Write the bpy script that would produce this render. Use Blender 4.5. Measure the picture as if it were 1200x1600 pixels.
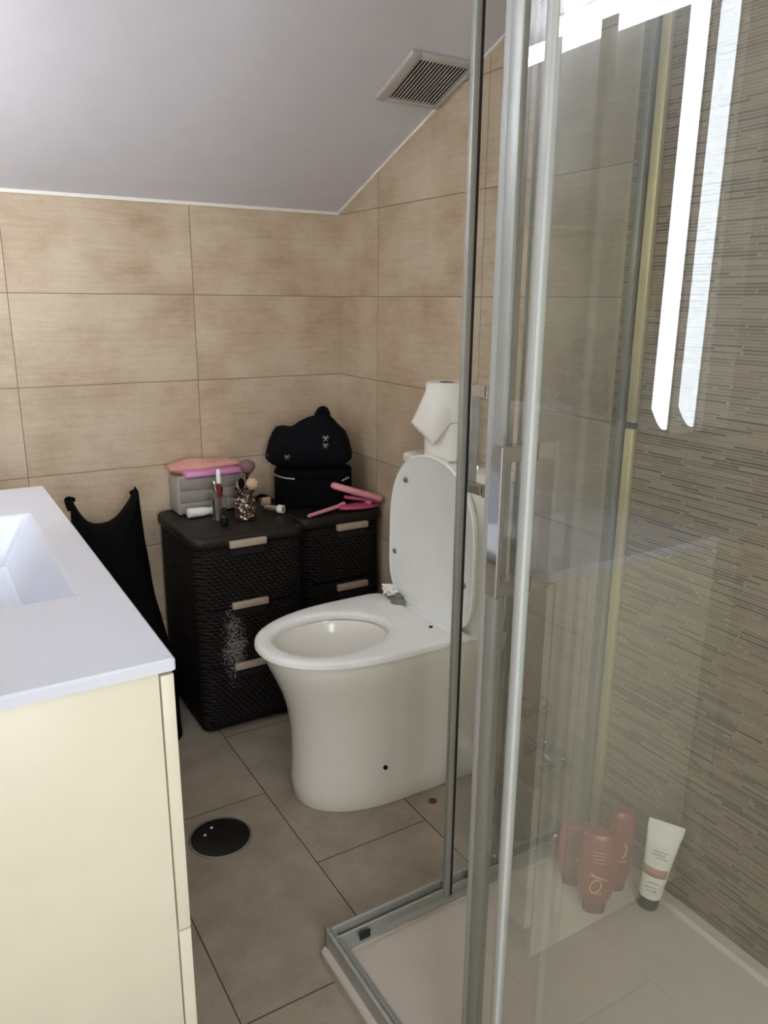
import bpy, bmesh, math, random
from mathutils import Vector, Matrix
random.seed(7)
PI = math.pi
for o in list(bpy.data.objects): bpy.data.objects.remove(o)
SC = bpy.context.scene
COL = SC.collection

# ------------------------------------------------------------------ camera
cd = bpy.data.cameras.new('camera'); cam = bpy.data.objects.new('camera', cd); COL.objects.link(cam)
FW = Vector((0.49976255, 0.8252605, -0.26302567)); RT = Vector((0.85659652, -0.5159105, 0.00887484)); UP = Vector((0.12837365, 0.22974219, 0.96474801))
M = Matrix((RT, UP, -FW)).transposed().to_4x4(); M.translation = Vector((-1.2374, -2.3403, 1.2298))
cam.matrix_world = M
cd.sensor_fit = 'VERTICAL'; cd.sensor_height = 36.0; cd.lens = 36.0 * 1215.92 / 1600.0
cd.clip_start = 0.02
SC.camera = cam

# ------------------------------------------------------------------ light + exposure
W = bpy.data.worlds.new('world'); SC.world = W; W.use_nodes = True
W.node_tree.nodes['Background'].inputs[0].default_value = (0.9, 0.92, 1.0, 1)
W.node_tree.nodes['Background'].inputs[1].default_value = 0.05
SC.view_settings.view_transform = 'Standard'; SC.view_settings.look = 'None'
SC.view_settings.gamma = 1.0; SC.view_settings.use_curve_mapping = False
SC.view_settings.exposure = 0.9
LED_STRENGTH = 7.5
LED_TOP = 16.0
EDGE_FILL = 25.0  # added glow on the cabinet's hidden edges
ADDED_LAMP_W = 1.5
ADDED_WINDOW_W = 10.5

# ------------------------------------------------------------------ material helpers
def lin(c):
    return tuple(((v/255.0)/12.92 if v/255.0 <= 0.04045 else ((v/255.0+0.055)/1.055)**2.4) for v in c) + (1.0,)
class N:
    """tiny node-graph helper"""
    def __init__(s, name):
        s.m = bpy.data.materials.new(name); s.m.use_nodes = True
        s.t = s.m.node_tree; s.n = s.t.nodes; s.l = s.t.links
        s.b = s.n['Principled BSDF']
    def new(s, t, **kw):
        n = s.n.new(t)
        for k, v in kw.items(): setattr(n, k, v)
        return n
    def put(s, sock, v):
        if v is None: return
        if hasattr(v, 'is_linked') or hasattr(v, 'links'): s.l.new(v, sock)
        else: sock.default_value = v
    def math(s, op, a, b=None, c=None):
        n = s.new('ShaderNodeMath', operation=op)
        s.put(n.inputs[0], a)
        if b is not None: s.put(n.inputs[1], b)
        if c is not None: s.put(n.inputs[2], c)
        return n.outputs[0]
    def xyz(s):
        g = s.new('ShaderNodeTexCoord'); x = s.new('ShaderNodeSeparateXYZ'); s.l.new(g.outputs['Object'], x.inputs[0])
        return x.outputs[0], x.outputs[1], x.outputs[2]
    def vec(s, a, b, c=0.0):
        n = s.new('ShaderNodeCombineXYZ')
        for i, v in enumerate((a, b, c)): s.put(n.inputs[i], v)
        return n.outputs[0]
    def noise(s, v, scale, detail=4.0, rough=0.55, out=0):
        n = s.new('ShaderNodeTexNoise'); s.put(n.inputs['Vector'], v); n.inputs['Scale'].default_value = scale
        n.inputs['Detail'].default_value = detail; n.inputs['Roughness'].default_value = rough
        return n.outputs[out]
    def white(s, v):
        n = s.new('ShaderNodeTexWhiteNoise', noise_dimensions='3D'); s.put(n.inputs['Vector'], v); return n.outputs[0]
    def ramp(s, f, stops):
        n = s.new('ShaderNodeValToRGB'); s.put(n.inputs[0], f); e = n.color_ramp.elements
        while len(e) < len(stops): e.new(0.5)
        for i, (p, c) in enumerate(stops): e[i].position = p; e[i].color = c
        return n.outputs[0]
    def mix(s, f, a, b, mode='MIX'):
        n = s.new('ShaderNodeMix', data_type='RGBA', blend_type=mode)
        s.put(n.inputs[0], f); s.put(n.inputs[6], a); s.put(n.inputs[7], b); return n.outputs[2]
    def bump(s, h, strength=0.3, dist=0.002):
        n = s.new('ShaderNodeBump'); n.inputs['Strength'].default_value = strength; n.inputs['Distance'].default_value = dist
        s.put(n.inputs['Height'], h); s.l.new(n.outputs[0], s.b.inputs['Normal'])
    def base(s, c): s.put(s.b.inputs['Base Color'], c)
    def set(s, rough=0.5, metal=0.0, spec=0.5, coat=0.0):
        s.b.inputs['Roughness'].default_value = rough; s.b.inputs['Metallic'].default_value = metal
        s.b.inputs['Specular IOR Level'].default_value = spec; s.b.inputs['Coat Weight'].default_value = coat
        return s

def plain(name, c, rough=0.5, metal=0.0, spec=0.5, coat=0.0, var=0.04, bump=0.0, bscale=200):
    g = N(name); g.set(rough, metal, spec, coat); x, y, z = g.xyz(); v = g.vec(x, y, z)
    f = g.noise(v, 14.0, 3.0)
    c0 = lin(c)
    a = tuple(min(1, k*(1-var)) for k in c0[:3]) + (1,); b = tuple(min(1, k*(1+var)) for k in c0[:3]) + (1,)
    g.base(g.ramp(f, [(0.3, a), (0.7, b)]))
    if bump: g.bump(g.noise(v, bscale, 2.0), bump, 0.001)
    return g.m

def tile_wall(name, axis, uoff, flip=1):
    """large beige wall tiles 50 x 25 cm with a streaky stone print; the shower end of the right wall is strip mosaic"""
    g = N(name); g.set(0.42, 0, 0.4); X, Y, Z = g.xyz()
    u = X if axis == 'x' else Y
    uu = g.math('DIVIDE', g.math('SUBTRACT', u, uoff), 0.5021)
    vv = g.math('DIVIDE', g.math('SUBTRACT', Z, 0.7391), 0.25)
    fu = g.math('FRACT', uu); fv = g.math('FRACT', vv)
    eu = g.math('MULTIPLY', g.math('MINIMUM', fu, g.math('SUBTRACT', 1.0, fu)), 0.5021)
    ev = g.math('MULTIPLY', g.math('MINIMUM', fv, g.math('SUBTRACT', 1.0, fv)), 0.25)
    e = g.math('MINIMUM', eu, ev)
    grout = g.math('LESS_THAN', e, 0.0011)
    rnd = g.white(g.vec(g.math('FLOOR', uu), g.math('FLOOR', vv), 3.0))
    off = g.math('MULTIPLY', rnd, 17.0)
    cloud = g.noise(g.vec(g.math('ADD', u, off), Z, 0.0), 5.5, 5.0, 0.6)
    streak = g.noise(g.vec(g.math('MULTIPLY', g.math('ADD', u, off), 3.0), g.math('MULTIPLY', Z, 34.0), 0.0), 2.6, 5.0, 0.62)
    fine = g.noise(g.vec(u, Z, off), 160.0, 2.0)
    f = g.math('ADD', g.math('ADD', g.math('MULTIPLY', cloud, 0.62), g.math('MULTIPLY', streak, 0.24)), g.math('MULTIPLY', fine, 0.14))
    col = g.ramp(f, [(0.36, lin((172, 151, 124))), (0.46, lin((188, 168, 142))), (0.54, lin((200, 182, 158))), (0.66, lin((210, 195, 174)))])
    col = g.mix(g.math('MULTIPLY', rnd, 0.16), col, lin((166, 148, 124)))
    col = g.mix(grout, col, lin((122, 102, 80)))
    h = g.math('ADD', g.math('MULTIPLY', g.math('MINIMUM', g.math('MULTIPLY', e, 500.0), 1.0), 0.6), g.math('MULTIPLY', streak, 0.25))
    if axis == 'y':
        # strip mosaic
        PH = 0.0058
        rr = g.math('DIVIDE', Z, PH); row = g.math('FLOOR', rr); fr = g.math('FRACT', rr)
        ro = g.white(g.vec(row, 11.0, 0.0))
        k = g.math('ADD', g.math('MULTIPLY', ro, 3.0), 9.5)
        w = g.math('ADD', g.math('MULTIPLY', Y, k), g.math('MULTIPLY', g.white(g.vec(row, 5.0, 2.0)), 9.0))
        w = g.math('ADD', w, g.math('MULTIPLY', g.math('SINE', g.math('ADD', g.math('MULTIPLY', w, 2.3), g.math('MULTIPLY', ro, 40.0))), 0.30))
        cell = g.math('FLOOR', w); fw = g.math('FRACT', w)
        cw = g.white(g.vec(row, cell, 7.0)); cw2 = g.white(g.vec(row, cell, 19.0))
        strip = g.ramp(cw, [(0.0, lin((44, 34, 24))), (0.18, lin((58, 46, 34))), (0.28, lin((92, 78, 60))), (0.55, lin((110, 96, 76))), (0.80, lin((122, 106, 84))), (1.0, lin((134, 121, 98)))])
        n = strip.node.color_ramp; n.interpolation = 'LINEAR'
        strip = g.mix(g.math('MULTIPLY', cw2, 0.14), strip, lin((122, 100, 82)))
        gr = g.math('LESS_THAN', g.math('MINIMUM', fr, g.math('SUBTRACT', 1.0, fr)), 0.15)
        gc = g.math('LESS_THAN', g.math('MINIMUM', fw, g.math('SUBTRACT', 1.0, fw)), 0.018)
        gm = g.math('MAXIMUM', gr, gc)
        strip = g.mix(gm, strip, lin((138, 129, 111)))
        mask = g.math('LESS_THAN', Y, -1.205)
        col = g.mix(mask, col, strip)
        mh = g.math('ADD', g.math('MULTIPLY', g.math('SUBTRACT', 1.0, gm), 0.6), g.math('MULTIPLY', cw2, 0.5))
        mh2 = g.math('MULTIPLY', mh, mask)
        h = g.math('ADD', g.math('MULTIPLY', h, g.math('SUBTRACT', 1.0, mask)), mh2)
        g.put(g.b.inputs['Roughness'], g.math('SUBTRACT', 0.42, g.math('MULTIPLY', mask, g.math('MULTIPLY', cw2, 0.16))))
    g.base(col); g.bump(h, 0.35, 0.0012)
    return g.m

def floor_mat():
    g = N('floor_tile'); g.set(0.5, 0, 0.4); X, Y, Z = g.xyz()
    uu = g.math('DIVIDE', g.math('SUBTRACT', X, -0.8849), 0.296); iu = g.math('FLOOR', uu); fu = g.math('FRACT', uu)
    odd = g.math('ABSOLUTE', g.math('MODULO', iu, 2.0))
    vv = g.math('ADD', g.math('DIVIDE', g.math('SUBTRACT', Y, -0.6926), 0.6018), g.math('MULTIPLY', odd, 0.4966))
    iv = g.math('FLOOR', vv); fv = g.math('FRACT', vv)
    eu = g.math('MULTIPLY', g.math('MINIMUM', fu, g.math('SUBTRACT', 1.0, fu)), 0.296)
    ev = g.math('MULTIPLY', g.math('MINIMUM', fv, g.math('SUBTRACT', 1.0, fv)), 0.6)
    e = g.math('MINIMUM', eu, ev); grout = g.math('LESS_THAN', e, 0.0014)
    rnd = g.white(g.vec(iu, iv, 1.0))
    v = g.vec(X, Y, rnd)
    f = g.math('ADD', g.math('MULTIPLY', g.noise(v, 9.0, 5.0, 0.6), 0.65), g.math('MULTIPLY', g.noise(v, 240.0, 2.0), 0.35))
    col = g.ramp(f, [(0.35, lin((138, 128, 112))), (0.5, lin((153, 143, 127))), (0.68, lin((166, 156, 140)))])
    col = g.mix(grout, col, lin((74, 62, 50)))
    g.base(col); g.bump(g.math('ADD', g.math('MINIMUM', g.math('MULTIPLY', e, 400.0), 1.0), g.math('MULTIPLY', f, 0.5)), 0.35, 0.001)
    return g.m

def rattan_mat(splash=0.6):
    g = N('dark_rattan_plastic'); g.set(0.62, 0, 0.22); X, Y, Z = g.xyz()
    u = g.math('ADD', X, Y); a = g.math('DIVIDE', u, 0.017); b = g.math('DIVIDE', Z, 0.0105)
    row = g.math('FLOOR', b); sh = g.math('MULTIPLY', row, 0.5)
    fu = g.math('FRACT', g.math('ADD', a, sh)); fb = g.math('FRACT', b)
    bu = g.math('SINE', g.math('MULTIPLY', fu, PI)); bb = g.math('SINE', g.math('MULTIPLY', g.math('ADD', fb, g.math('MULTIPLY', fu, 0.35)), PI))
    h = g.math('MULTIPLY', bu, g.math('ABSOLUTE', bb))
    n = g.noise(g.vec(X, Y, Z), 60.0, 3.0)
    col = g.ramp(g.math('ADD', g.math('MULTIPLY', h, 0.8), g.math('MULTIPLY', n, 0.2)), [(0.2, lin((6, 4, 3))), (0.9, lin((31, 24, 20)))])
    # white specks of dried splashes, lower middle of the front
    sp = g.noise(g.vec(X, Y, Z), 170.0, 3.0, 0.7)
    dx = g.math('DIVIDE', g.math('SUBTRACT', X, 0.105), 0.055); dz = g.math('DIVIDE', g.math('SUBTRACT', Z, 0.27), 0.16)
    reg = g.math('SUBTRACT', 1.0, g.math('MINIMUM', g.math('ADD', g.math('MULTIPLY', dx, dx), g.math('MULTIPLY', dz, dz)), 1.0))
    patch = g.noise(g.vec(X, Y, Z), 26.0, 2.0)
    dirt = g.math('GREATER_THAN', g.math('ADD', sp, g.math('MULTIPLY', g.math('MULTIPLY', reg, patch), 0.55)), 0.725)
    dirt = g.math('MULTIPLY', dirt, g.math('GREATER_THAN', reg, 0.02))
    col = g.mix(g.math('MULTIPLY', dirt, splash), col, lin((150, 148, 145)))
    g.base(col); g.bump(h, 1.0, 0.004)
    return g.m

def glass_mat(name, tint=(0.925, 0.942, 0.915), refl=1.12, scum=0.028):
    """thin pane: front faces reflect by angle and let light straight through, back faces only let it through"""
    m = bpy.data.materials.new(name); m.use_nodes = True; t = m.node_tree; n = t.nodes; l = t.links
    n.remove(n['Principled BSDF']); out = n['Material Output']
    tr = n.new('ShaderNodeBsdfTransparent'); tr.inputs[0].default_value = tint + (1,)
    tr2 = n.new('ShaderNodeBsdfTransparent'); tr2.inputs[0].default_value = (1, 1, 1, 1)
    gl = n.new('ShaderNodeBsdfGlossy'); gl.inputs['Roughness'].default_value = 0.0; gl.inputs['Color'].default_value = (1, 1, 1, 1)
    df = n.new('ShaderNodeBsdfDiffuse'); df.inputs[0].default_value = (0.8, 0.82, 0.8, 1)
    tc = n.new('ShaderNodeTexCoord'); mp = n.new('ShaderNodeMapping'); mp.inputs['Scale'].default_value = (9, 9, 1.4)
    no = n.new('ShaderNodeTexNoise'); no.inputs['Scale'].default_value = 3.0; no.inputs['Detail'].default_value = 5.0
    l.new(tc.outputs['Object'], mp.inputs[0]); l.new(mp.outputs[0], no.inputs['Vector'])
    mu = n.new('ShaderNodeMath'); mu.operation = 'MULTIPLY'; mu.inputs[1].default_value = scum*2; l.new(no.outputs[0], mu.inputs[0])
    fr = n.new('ShaderNodeFresnel'); fr.inputs[0].default_value = 1.5
    f2 = n.new('ShaderNodeMath'); f2.operation = 'MULTIPLY'; f2.inputs[1].default_value = 1.75*refl; f2.use_clamp = True; l.new(fr.outputs[0], f2.inputs[0])
    m0 = n.new('ShaderNodeMixShader'); l.new(mu.outputs[0], m0.inputs[0]); l.new(tr.outputs[0], m0.inputs[1]); l.new(df.outputs[0], m0.inputs[2])
    m1 = n.new('ShaderNodeMixShader'); l.new(f2.outputs[0], m1.inputs[0]); l.new(m0.outputs[0], m1.inputs[1]); l.new(gl.outputs[0], m1.inputs[2])
    ge = n.new('ShaderNodeNewGeometry'); m2 = n.new('ShaderNodeMixShader')
    l.new(ge.outputs['Backfacing'], m2.inputs[0]); l.new(m1.outputs[0], m2.inputs[1]); l.new(tr2.outputs[0], m2.inputs[2])
    l.new(m2.outputs[0], out.inputs[0])
    return m

def emit(name, c, s):
    m = bpy.data.materials.new(name); m.use_nodes = True; n = m.node_tree.nodes
    n.remove(n['Principled BSDF']); e = n.new('ShaderNodeEmission'); e.inputs[0].default_value = c + (1,); e.inputs[1].default_value = s
    m.node_tree.links.new(e.outputs[0], n['Material Output'].inputs[0]); return m

MT = dict(
    tileA=tile_wall('beige_wall_tile', 'x', -0.4864), tileB=tile_wall('beige_tile_and_strip_mosaic', 'y', -0.25), floor=floor_mat(),
    ceil=plain('ceiling_paint', (217, 214, 219), 0.8, var=0.02, bump=0.1, bscale=60), trim=plain('white_bead', (238, 233, 222), 0.5),
    ceramic=plain('toilet_ceramic', (240, 237, 228), 0.16, spec=0.5, coat=0.4, var=0.01), seat=plain('white_seat_plastic', (242, 243, 240), 0.28, var=0.02),
    bowl=plain('bowl_glaze', (205, 203, 196), 0.18, var=0.03), water=plain('toilet_water', (178, 180, 178), 0.04, var=0.02),
    counter=plain('white_resin_top', (218, 222, 232), 0.22, var=0.01, coat=0.2), cream=plain('cream_lacquer', (224, 218, 196), 0.4, var=0.02), gap=plain('dark_gap', (60, 54, 44), 0.8),
    tray=plain('shower_tray_resin', (196, 188, 176), 0.45, var=0.03, bump=0.12, bscale=300),
    alu=plain('satin_aluminium', (166, 168, 162), 0.42, 0.40, var=0.05), alu_d=plain('dull_aluminium', (140, 142, 134), 0.42, 0.6, var=0.1), brass=plain('champagne_aluminium', (206, 198, 156), 0.42, 0.75, var=0.06),
    chrome=plain('chrome', (205, 207, 210), 0.07, 1.0, var=0.01), seal=plain('clear_plastic_seal', (168, 170, 166), 0.4, var=0.03), rubber=plain('black_rubber', (24, 24, 26), 0.6),
    rattan=rattan_mat(), rattan_clean=rattan_mat(0.0), dkplastic=plain('dark_brown_plastic', (28, 22, 19), 0.5, spec=0.35, var=0.25, bump=0.5, bscale=150), handle=plain('taupe_handle', (172, 156, 136), 0.4),
    black=plain('black_cloth', (8, 8, 9), 0.9, spec=0.1, bump=0.5, bscale=300), navy=plain('navy_cloth', (9, 9, 15), 0.85, spec=0.15, bump=0.5, bscale=120), silver=plain('silver_zip', (190, 186, 175), 0.3, 0.8),
    grey=plain('grey_box', (138, 130, 122), 0.5), lightgrey=plain('light_grey_box', (170, 160, 148), 0.5), pink=plain('pink_plastic', (226, 150, 160), 0.35), hotpink=plain('deep_pink', (190, 80, 120), 0.4), mauve=plain('mauve_plastic', (214, 140, 190), 0.3),
    blush=plain('blush_satin', (214, 158, 148), 0.45, var=0.2, bump=0.6, bscale=40), paper=plain('tissue_paper', (238, 236, 230), 0.95, spec=0.1, var=0.01, bump=0.4, bscale=120), kraft=plain('cardboard', (150, 120, 90), 0.9),
    bristle=plain('beige_bristles', (196, 168, 140), 0.9, var=0.1), bristle_d=plain('mauve_bristles', (120, 92, 92), 0.9), ferrule=plain('gold_ferrule', (206, 176, 130), 0.25, 0.9), redp=plain('red_plastic', (140, 40, 44), 0.4),
    bead=None, whitep=plain('white_plastic', (236, 234, 228), 0.35), bottle=plain('red_bottle', (126, 52, 52), 0.3, var=0.06), bottlecap=plain('dark_red_cap', (100, 42, 42), 0.35), gold=plain('gold_print', (214, 186, 128), 0.35, 0.3),
    tube_w=plain('white_tube', (226, 224, 216), 0.35), tan=plain('tan_print', (170, 120, 98), 0.5), capblack=plain('black_cap', (22, 26, 28), 0.25), grey_t=plain('grey_print', (130, 136, 130), 0.5),
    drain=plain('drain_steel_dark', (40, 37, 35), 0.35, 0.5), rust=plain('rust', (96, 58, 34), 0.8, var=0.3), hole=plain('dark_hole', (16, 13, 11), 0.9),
    ventw=plain('vent_plastic', (190, 184, 180), 0.5), ventd=plain('vent_dark', (70, 66, 62), 0.8), glass=glass_mat('shower_glass'), cupglass=glass_mat('cup_glass', (0.8, 0.83, 0.82), 1.6, 0.05),
    edge=plain('green_glass_edge', (92, 108, 100), 0.2), led=emit('led_strip', (0.82, 0.88, 1.0), LED_STRENGTH), edge_fill=emit('edge_fill', (0.87, 0.93, 1.0), EDGE_FILL), led_top=emit('led_strip_top', (0.84, 0.91, 1.0), LED_TOP), mirror=plain('mirror', (225, 228, 228), 0.02, 1.0, var=0.0), wall=plain('plain_plaster', (206, 196, 180), 0.8), added_lampface=emit('added_lamp_disc', (1.0, 0.90, 0.74), 9.0),
)
def bead_mat():
    g = N('glass_beads'); g.set(0.12, 0.3, 0.8); X, Y, Z = g.xyz()
    v = g.new('ShaderNodeTexVoronoi'); g.put(v.inputs['Vector'], g.vec(X, Y, Z)); v.inputs['Scale'].default_value = 150
    s = g.new('ShaderNodeSeparateColor'); g.l.new(v.outputs['Color'], s.inputs[0])
    g.base(g.ramp(s.outputs[0], [(0.0, lin((30, 24, 22))), (0.45, lin((74, 60, 52))), (0.8, lin((120, 84, 60))), (0.93, lin((226, 216, 204)))]))
    g.bump(v.outputs['Distance'], 0.8, 0.003); return g.m
MT['bead'] = bead_mat()

# ------------------------------------------------------------------ mesh helpers
def frame(o):
    z = o.normalized(); x = z.orthogonal().normalized(); return x, z.cross(x), z
def box(bm, x0, x1, y0, y1, z0, z1, bev=0.0, seg=2):
    vs = [bm.verts.new((x, y, z)) for x in (x0, x1) for y in (y0, y1) for z in (z0, z1)]
    F = [(0, 1, 3, 2), (4, 6, 7, 5), (0, 4, 5, 1), (2, 3, 7, 6), (0, 2, 6, 4), (1, 5, 7, 3)]
    fs = [bm.faces.new([vs[i] for i in f]) for f in F]
    if bev:
        es = list({e for f in fs for e in f.edges})
        bmesh.ops.bevel(bm, geom=es, offset=bev, segments=seg, affect='EDGES', profile=0.5, clamp_overlap=True)
    return vs
def loft(bm, rings, cap0=True, cap1=True, closed=True):
    R = [[bm.verts.new(p) for p in r] for r in rings]; n = len(R[0])
    for a, b in zip(R, R[1:]):
        for i in range(n if closed else n-1):
            j = (i+1) % n; bm.faces.new((a[i], a[j], b[j], b[i]))
    if cap0: bm.faces.new(R[0][::-1])
    if cap1: bm.faces.new(R[-1])
    return R
def lathe(bm, prof, c=(0, 0, 0), axis=(0, 0, 1), n=28, cap=True):
    x, y, z = frame(Vector(axis)); c = Vector(c)
    loft(bm, [[c + z*h + (x*math.cos(2*PI*i/n) + y*math.sin(2*PI*i/n))*max(r, 1e-5) for i in range(n)] for r, h in prof], cap, cap)
def tube(bm, pts, r, n=10, caps=True):
    pts = [Vector(p) for p in pts]; rings = []; rr = r if isinstance(r, (list, tuple)) else [r]*len(pts)
    px = None
    for i, p in enumerate(pts):
        d = (pts[min(i+1, len(pts)-1)] - pts[max(i-1, 0)]).normalized()
        if px is None: px = d.orthogonal().normalized()
        px = (px - d*px.dot(d)).normalized(); py = d.cross(px)
        rings.append([p + (px*math.cos(2*PI*k/n) + py*math.sin(2*PI*k/n))*rr[i] for k in range(n)])
    loft(bm, rings, caps, caps)
def smoothpath(pts, k=6):
    P = [Vector(p) for p in pts]; P = [P[0]] + P + [P[-1]]; o = []
    for i in range(1, len(P)-2):
        a, b, c, d = P[i-1:i+3]
        for s in range(k):
            t = s/k; o.append(0.5*((2*b) + (c-a)*t + (2*a-5*b+4*c-d)*t*t + (3*b-a-3*c+d)*t**3))
    o.append(P[-2]); return o
def prism(bm, poly, axis, a, b, bev=0.0):
    """extrude polygon (2D list) along axis 'x','y' or 'z' from a to b"""
    def P(u, v, w): return {'x': (w, u, v), 'y': (u, w, v), 'z': (u, v, w)}[axis]
    A = [bm.verts.new(P(u, v, a)) for u, v in poly]; B = [bm.verts.new(P(u, v, b)) for u, v in poly]; n = len(poly); fs = []
    for i in range(n):
        j = (i+1) % n; fs.append(bm.faces.new((A[i], A[j], B[j], B[i])))
    fs.append(bm.faces.new(A[::-1])); fs.append(bm.faces.new(B))
    if bev: bmesh.ops.bevel(bm, geom=list({e for f in fs for e in f.edges}), offset=bev, segments=2, affect='EDGES', profile=0.5, clamp_overlap=True)
def rrect(cx, cy, w, d, r, n=6):
    o = []
    for k, (sx, sy) in enumerate(((1, 1), (-1, 1), (-1, -1), (1, -1))):
        for i in range(n+1):
            a = k*PI/2 + i*PI/2/n
            o.append((cx + sx*(w/2-r) + r*math.cos(a), cy + sy*(d/2-r) + r*math.sin(a)))
    return o
def wpos(o):
    v = Vector((0, 0, 0))
    while o: v = v + o.location; o = o.parent
    return v
def put(name, bm, mats, parent=None, world=True, smooth=True, label=None, angle=35):
    bmesh.ops.recalc_face_normals(bm, faces=bm.faces[:])
    if parent is not None and world:
        off = wpos(parent)
        for v in bm.verts: v.co -= off
    me = bpy.data.meshes.new(name); bm.to_mesh(me); bm.free()
    for m in (mats if isinstance(mats, (list, tuple)) else [mats]): me.materials.append(MT[m] if isinstance(m, str) else m)
    if smooth:
        me.polygons.foreach_set('use_smooth', [True]*len(me.polygons)); me.set_sharp_from_angle(angle=math.radians(angle))
    o = bpy.data.objects.new(name, me); COL.objects.link(o)
    if parent is not None: o.parent = parent
    if label: o['label'] = label
    return o
def B(): return bmesh.new()
def tag(o, label, cat, group=None):
    o['label'] = label; o['category'] = cat
    if group: o['group'] = group
    return o
def thing(name, label, cat, loc=(0, 0, 0), rz=0.0, group=None, rot=None):
    o = bpy.data.objects.new(name, None); COL.objects.link(o); o.location = loc
    o.rotation_euler = rot if rot else (0, 0, rz); o.empty_display_size = 0.05
    return tag(o, label, cat, group)
def struct(o): o['kind'] = 'structure'; return o
def pbox(name, mat, parent, *a, bev=0.0, **kw):
    b = B(); box(b, *a, bev=bev); return put(name, b, mat, parent, **kw)
def sub(o, lv=2):
    m = o.modifiers.new('sub', 'SUBSURF'); m.levels = lv; m.render_levels = lv; return o

# ------------------------------------------------------------------ the room
XL, YN, ZC, SL = -1.44, -3.0, 1.4957, 0.385
b = B(); box(b, XL-.05, .05, YN-.05, .05, -.06, 0); struct(put('floor', b, 'floor', smooth=False))
b = B(); box(b, XL-.05, .05, 0, .05, 0, ZC+.02); struct(put('wall_back', b, 'tileA', smooth=False))
YF = -2.45; ZT = ZC - SL*YF
b = B(); prism(b, [(0.0, 0), (0.0, ZC), (YF, ZT), (YN, ZT), (YN, 0)], 'x', 0, .05); struct(put('wall_right', b, 'tileB', smooth=False))
b = B(); prism(b, [(0.0, 0), (0.0, ZC), (YF, ZT), (YN, ZT), (YN, 0)], 'x', XL-.05, XL)
struct(put('wall_left', b, MT['wall'], smooth=False))
b = B(); box(b, XL, 0, YN-.05, YN, 0, ZT); struct(put('wall_front', b, 'wall', smooth=False))
b = B(); prism(b, [(0.05, ZC-SL*.05), (YF, ZT), (YN-.05, ZT), (YN-.05, ZT+.05), (YF, ZT+.05), (0.05, ZC-SL*.05+.05)], 'x', XL-.05, .05)
struct(put('ceiling', b, 'ceil', smooth=False))
b = B(); box(b, XL, 0, -.006, 0, ZC-.0085, ZC+.002, bev=.002); struct(put('trim_1', b, 'trim'))
b = B(); prism(b, [(0, ZC-.007), (0, ZC), (YF, ZT), (YF, ZT-.007)], 'x', -.005, 0); struct(put('trim_2', b, 'trim', smooth=False))

# ------------------------------------------------------------------ added ceiling lamp, unseen behind the camera, a weak warm fill
t = thing('added_ceiling_lamp', 'added round white flush ceiling lamp, unseen, on the flat part of the ceiling', 'lamp', (-.62, -2.72, ZT))
b = B(); lathe(b, [(.13, 0), (.13, -.03), (.115, -.035)], (-.62, -2.72, ZT)); put('added_lamp_body', b, 'whitep', t)
b = B(); lathe(b, [(.112, -.034), (.10, -.045), (.05, -.052)], (-.62, -2.72, ZT)); put('diffuser', b, 'added_lampface', t)
ld = bpy.data.lights.new('added_lamp_light', 'AREA'); ld.shape = 'DISK'; ld.size = .24; ld.energy = ADDED_LAMP_W; ld.color = (1.0, .92, .79)
lo = bpy.data.objects.new('added_lamp_light', ld); COL.objects.link(lo); lo.parent = t; lo.location = (0, 0, -.056)

# added low window, unseen behind the camera, put in to light the room
WX0, WX1, WZ0, WZ1 = -1.38, -.80, .40, 1.60
wf = B()
for a in ((WX0-.04, WX0, WZ0-.04, WZ1+.04), (WX1, WX1+.04, WZ0-.04, WZ1+.04), (WX0, WX1, WZ0-.04, WZ0), (WX0, WX1, WZ1, WZ1+.04)):
    box(wf, a[0], a[1], YN+.0005, YN+.02, a[2], a[3], bev=.003)
struct(put('added_window_1', wf, 'whitep'))
ld = bpy.data.lights.new('added_window_light', 'AREA'); ld.shape = 'RECTANGLE'; ld.size = WX1-WX0; ld.size_y = WZ1-WZ0; ld.energy = ADDED_WINDOW_W; ld.color = (.90, .94, 1.0)
lo = bpy.data.objects.new('added_window_light', ld); COL.objects.link(lo); lo.location = ((WX0+WX1)/2, YN+.012, (WZ0+WZ1)/2); lo.rotation_euler = (PI/2, 0, 0)

# ------------------------------------------------------------------ vanity unit
VX0, VX1, VY0, VY1, VZ = XL+.002, -0.997, -1.444, -0.372, 0.795
t = thing('vanity_unit', 'cream two-drawer vanity unit with white resin basin top', 'vanity', ((VX0+VX1)/2, (VY0+VY1)/2, 0))
for y0 in (VY0+.006, VY1-.024): pbox('side_panel', 'cream', t, VX0, -1.0185, y0, y0+.018, .0, VZ-.0165, bev=.001)
pbox('back_panel', 'cream', t, VX0, VX0+.012, VY0+.0245, VY1-.0245, .0, VZ-.0165); pbox('bottom_panel', 'cream', t, VX0+.0125, -1.0185, VY0+.0245, VY1-.0245, .06, .078)
for i, (z0, z1) in enumerate(((.075, .3815), (.3845, .772))):
    dr = pbox('drawer', 'cream', t, -1.0165, -.9995, VY0+.006, VY1-.006, z0, z1, bev=.0015)
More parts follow.
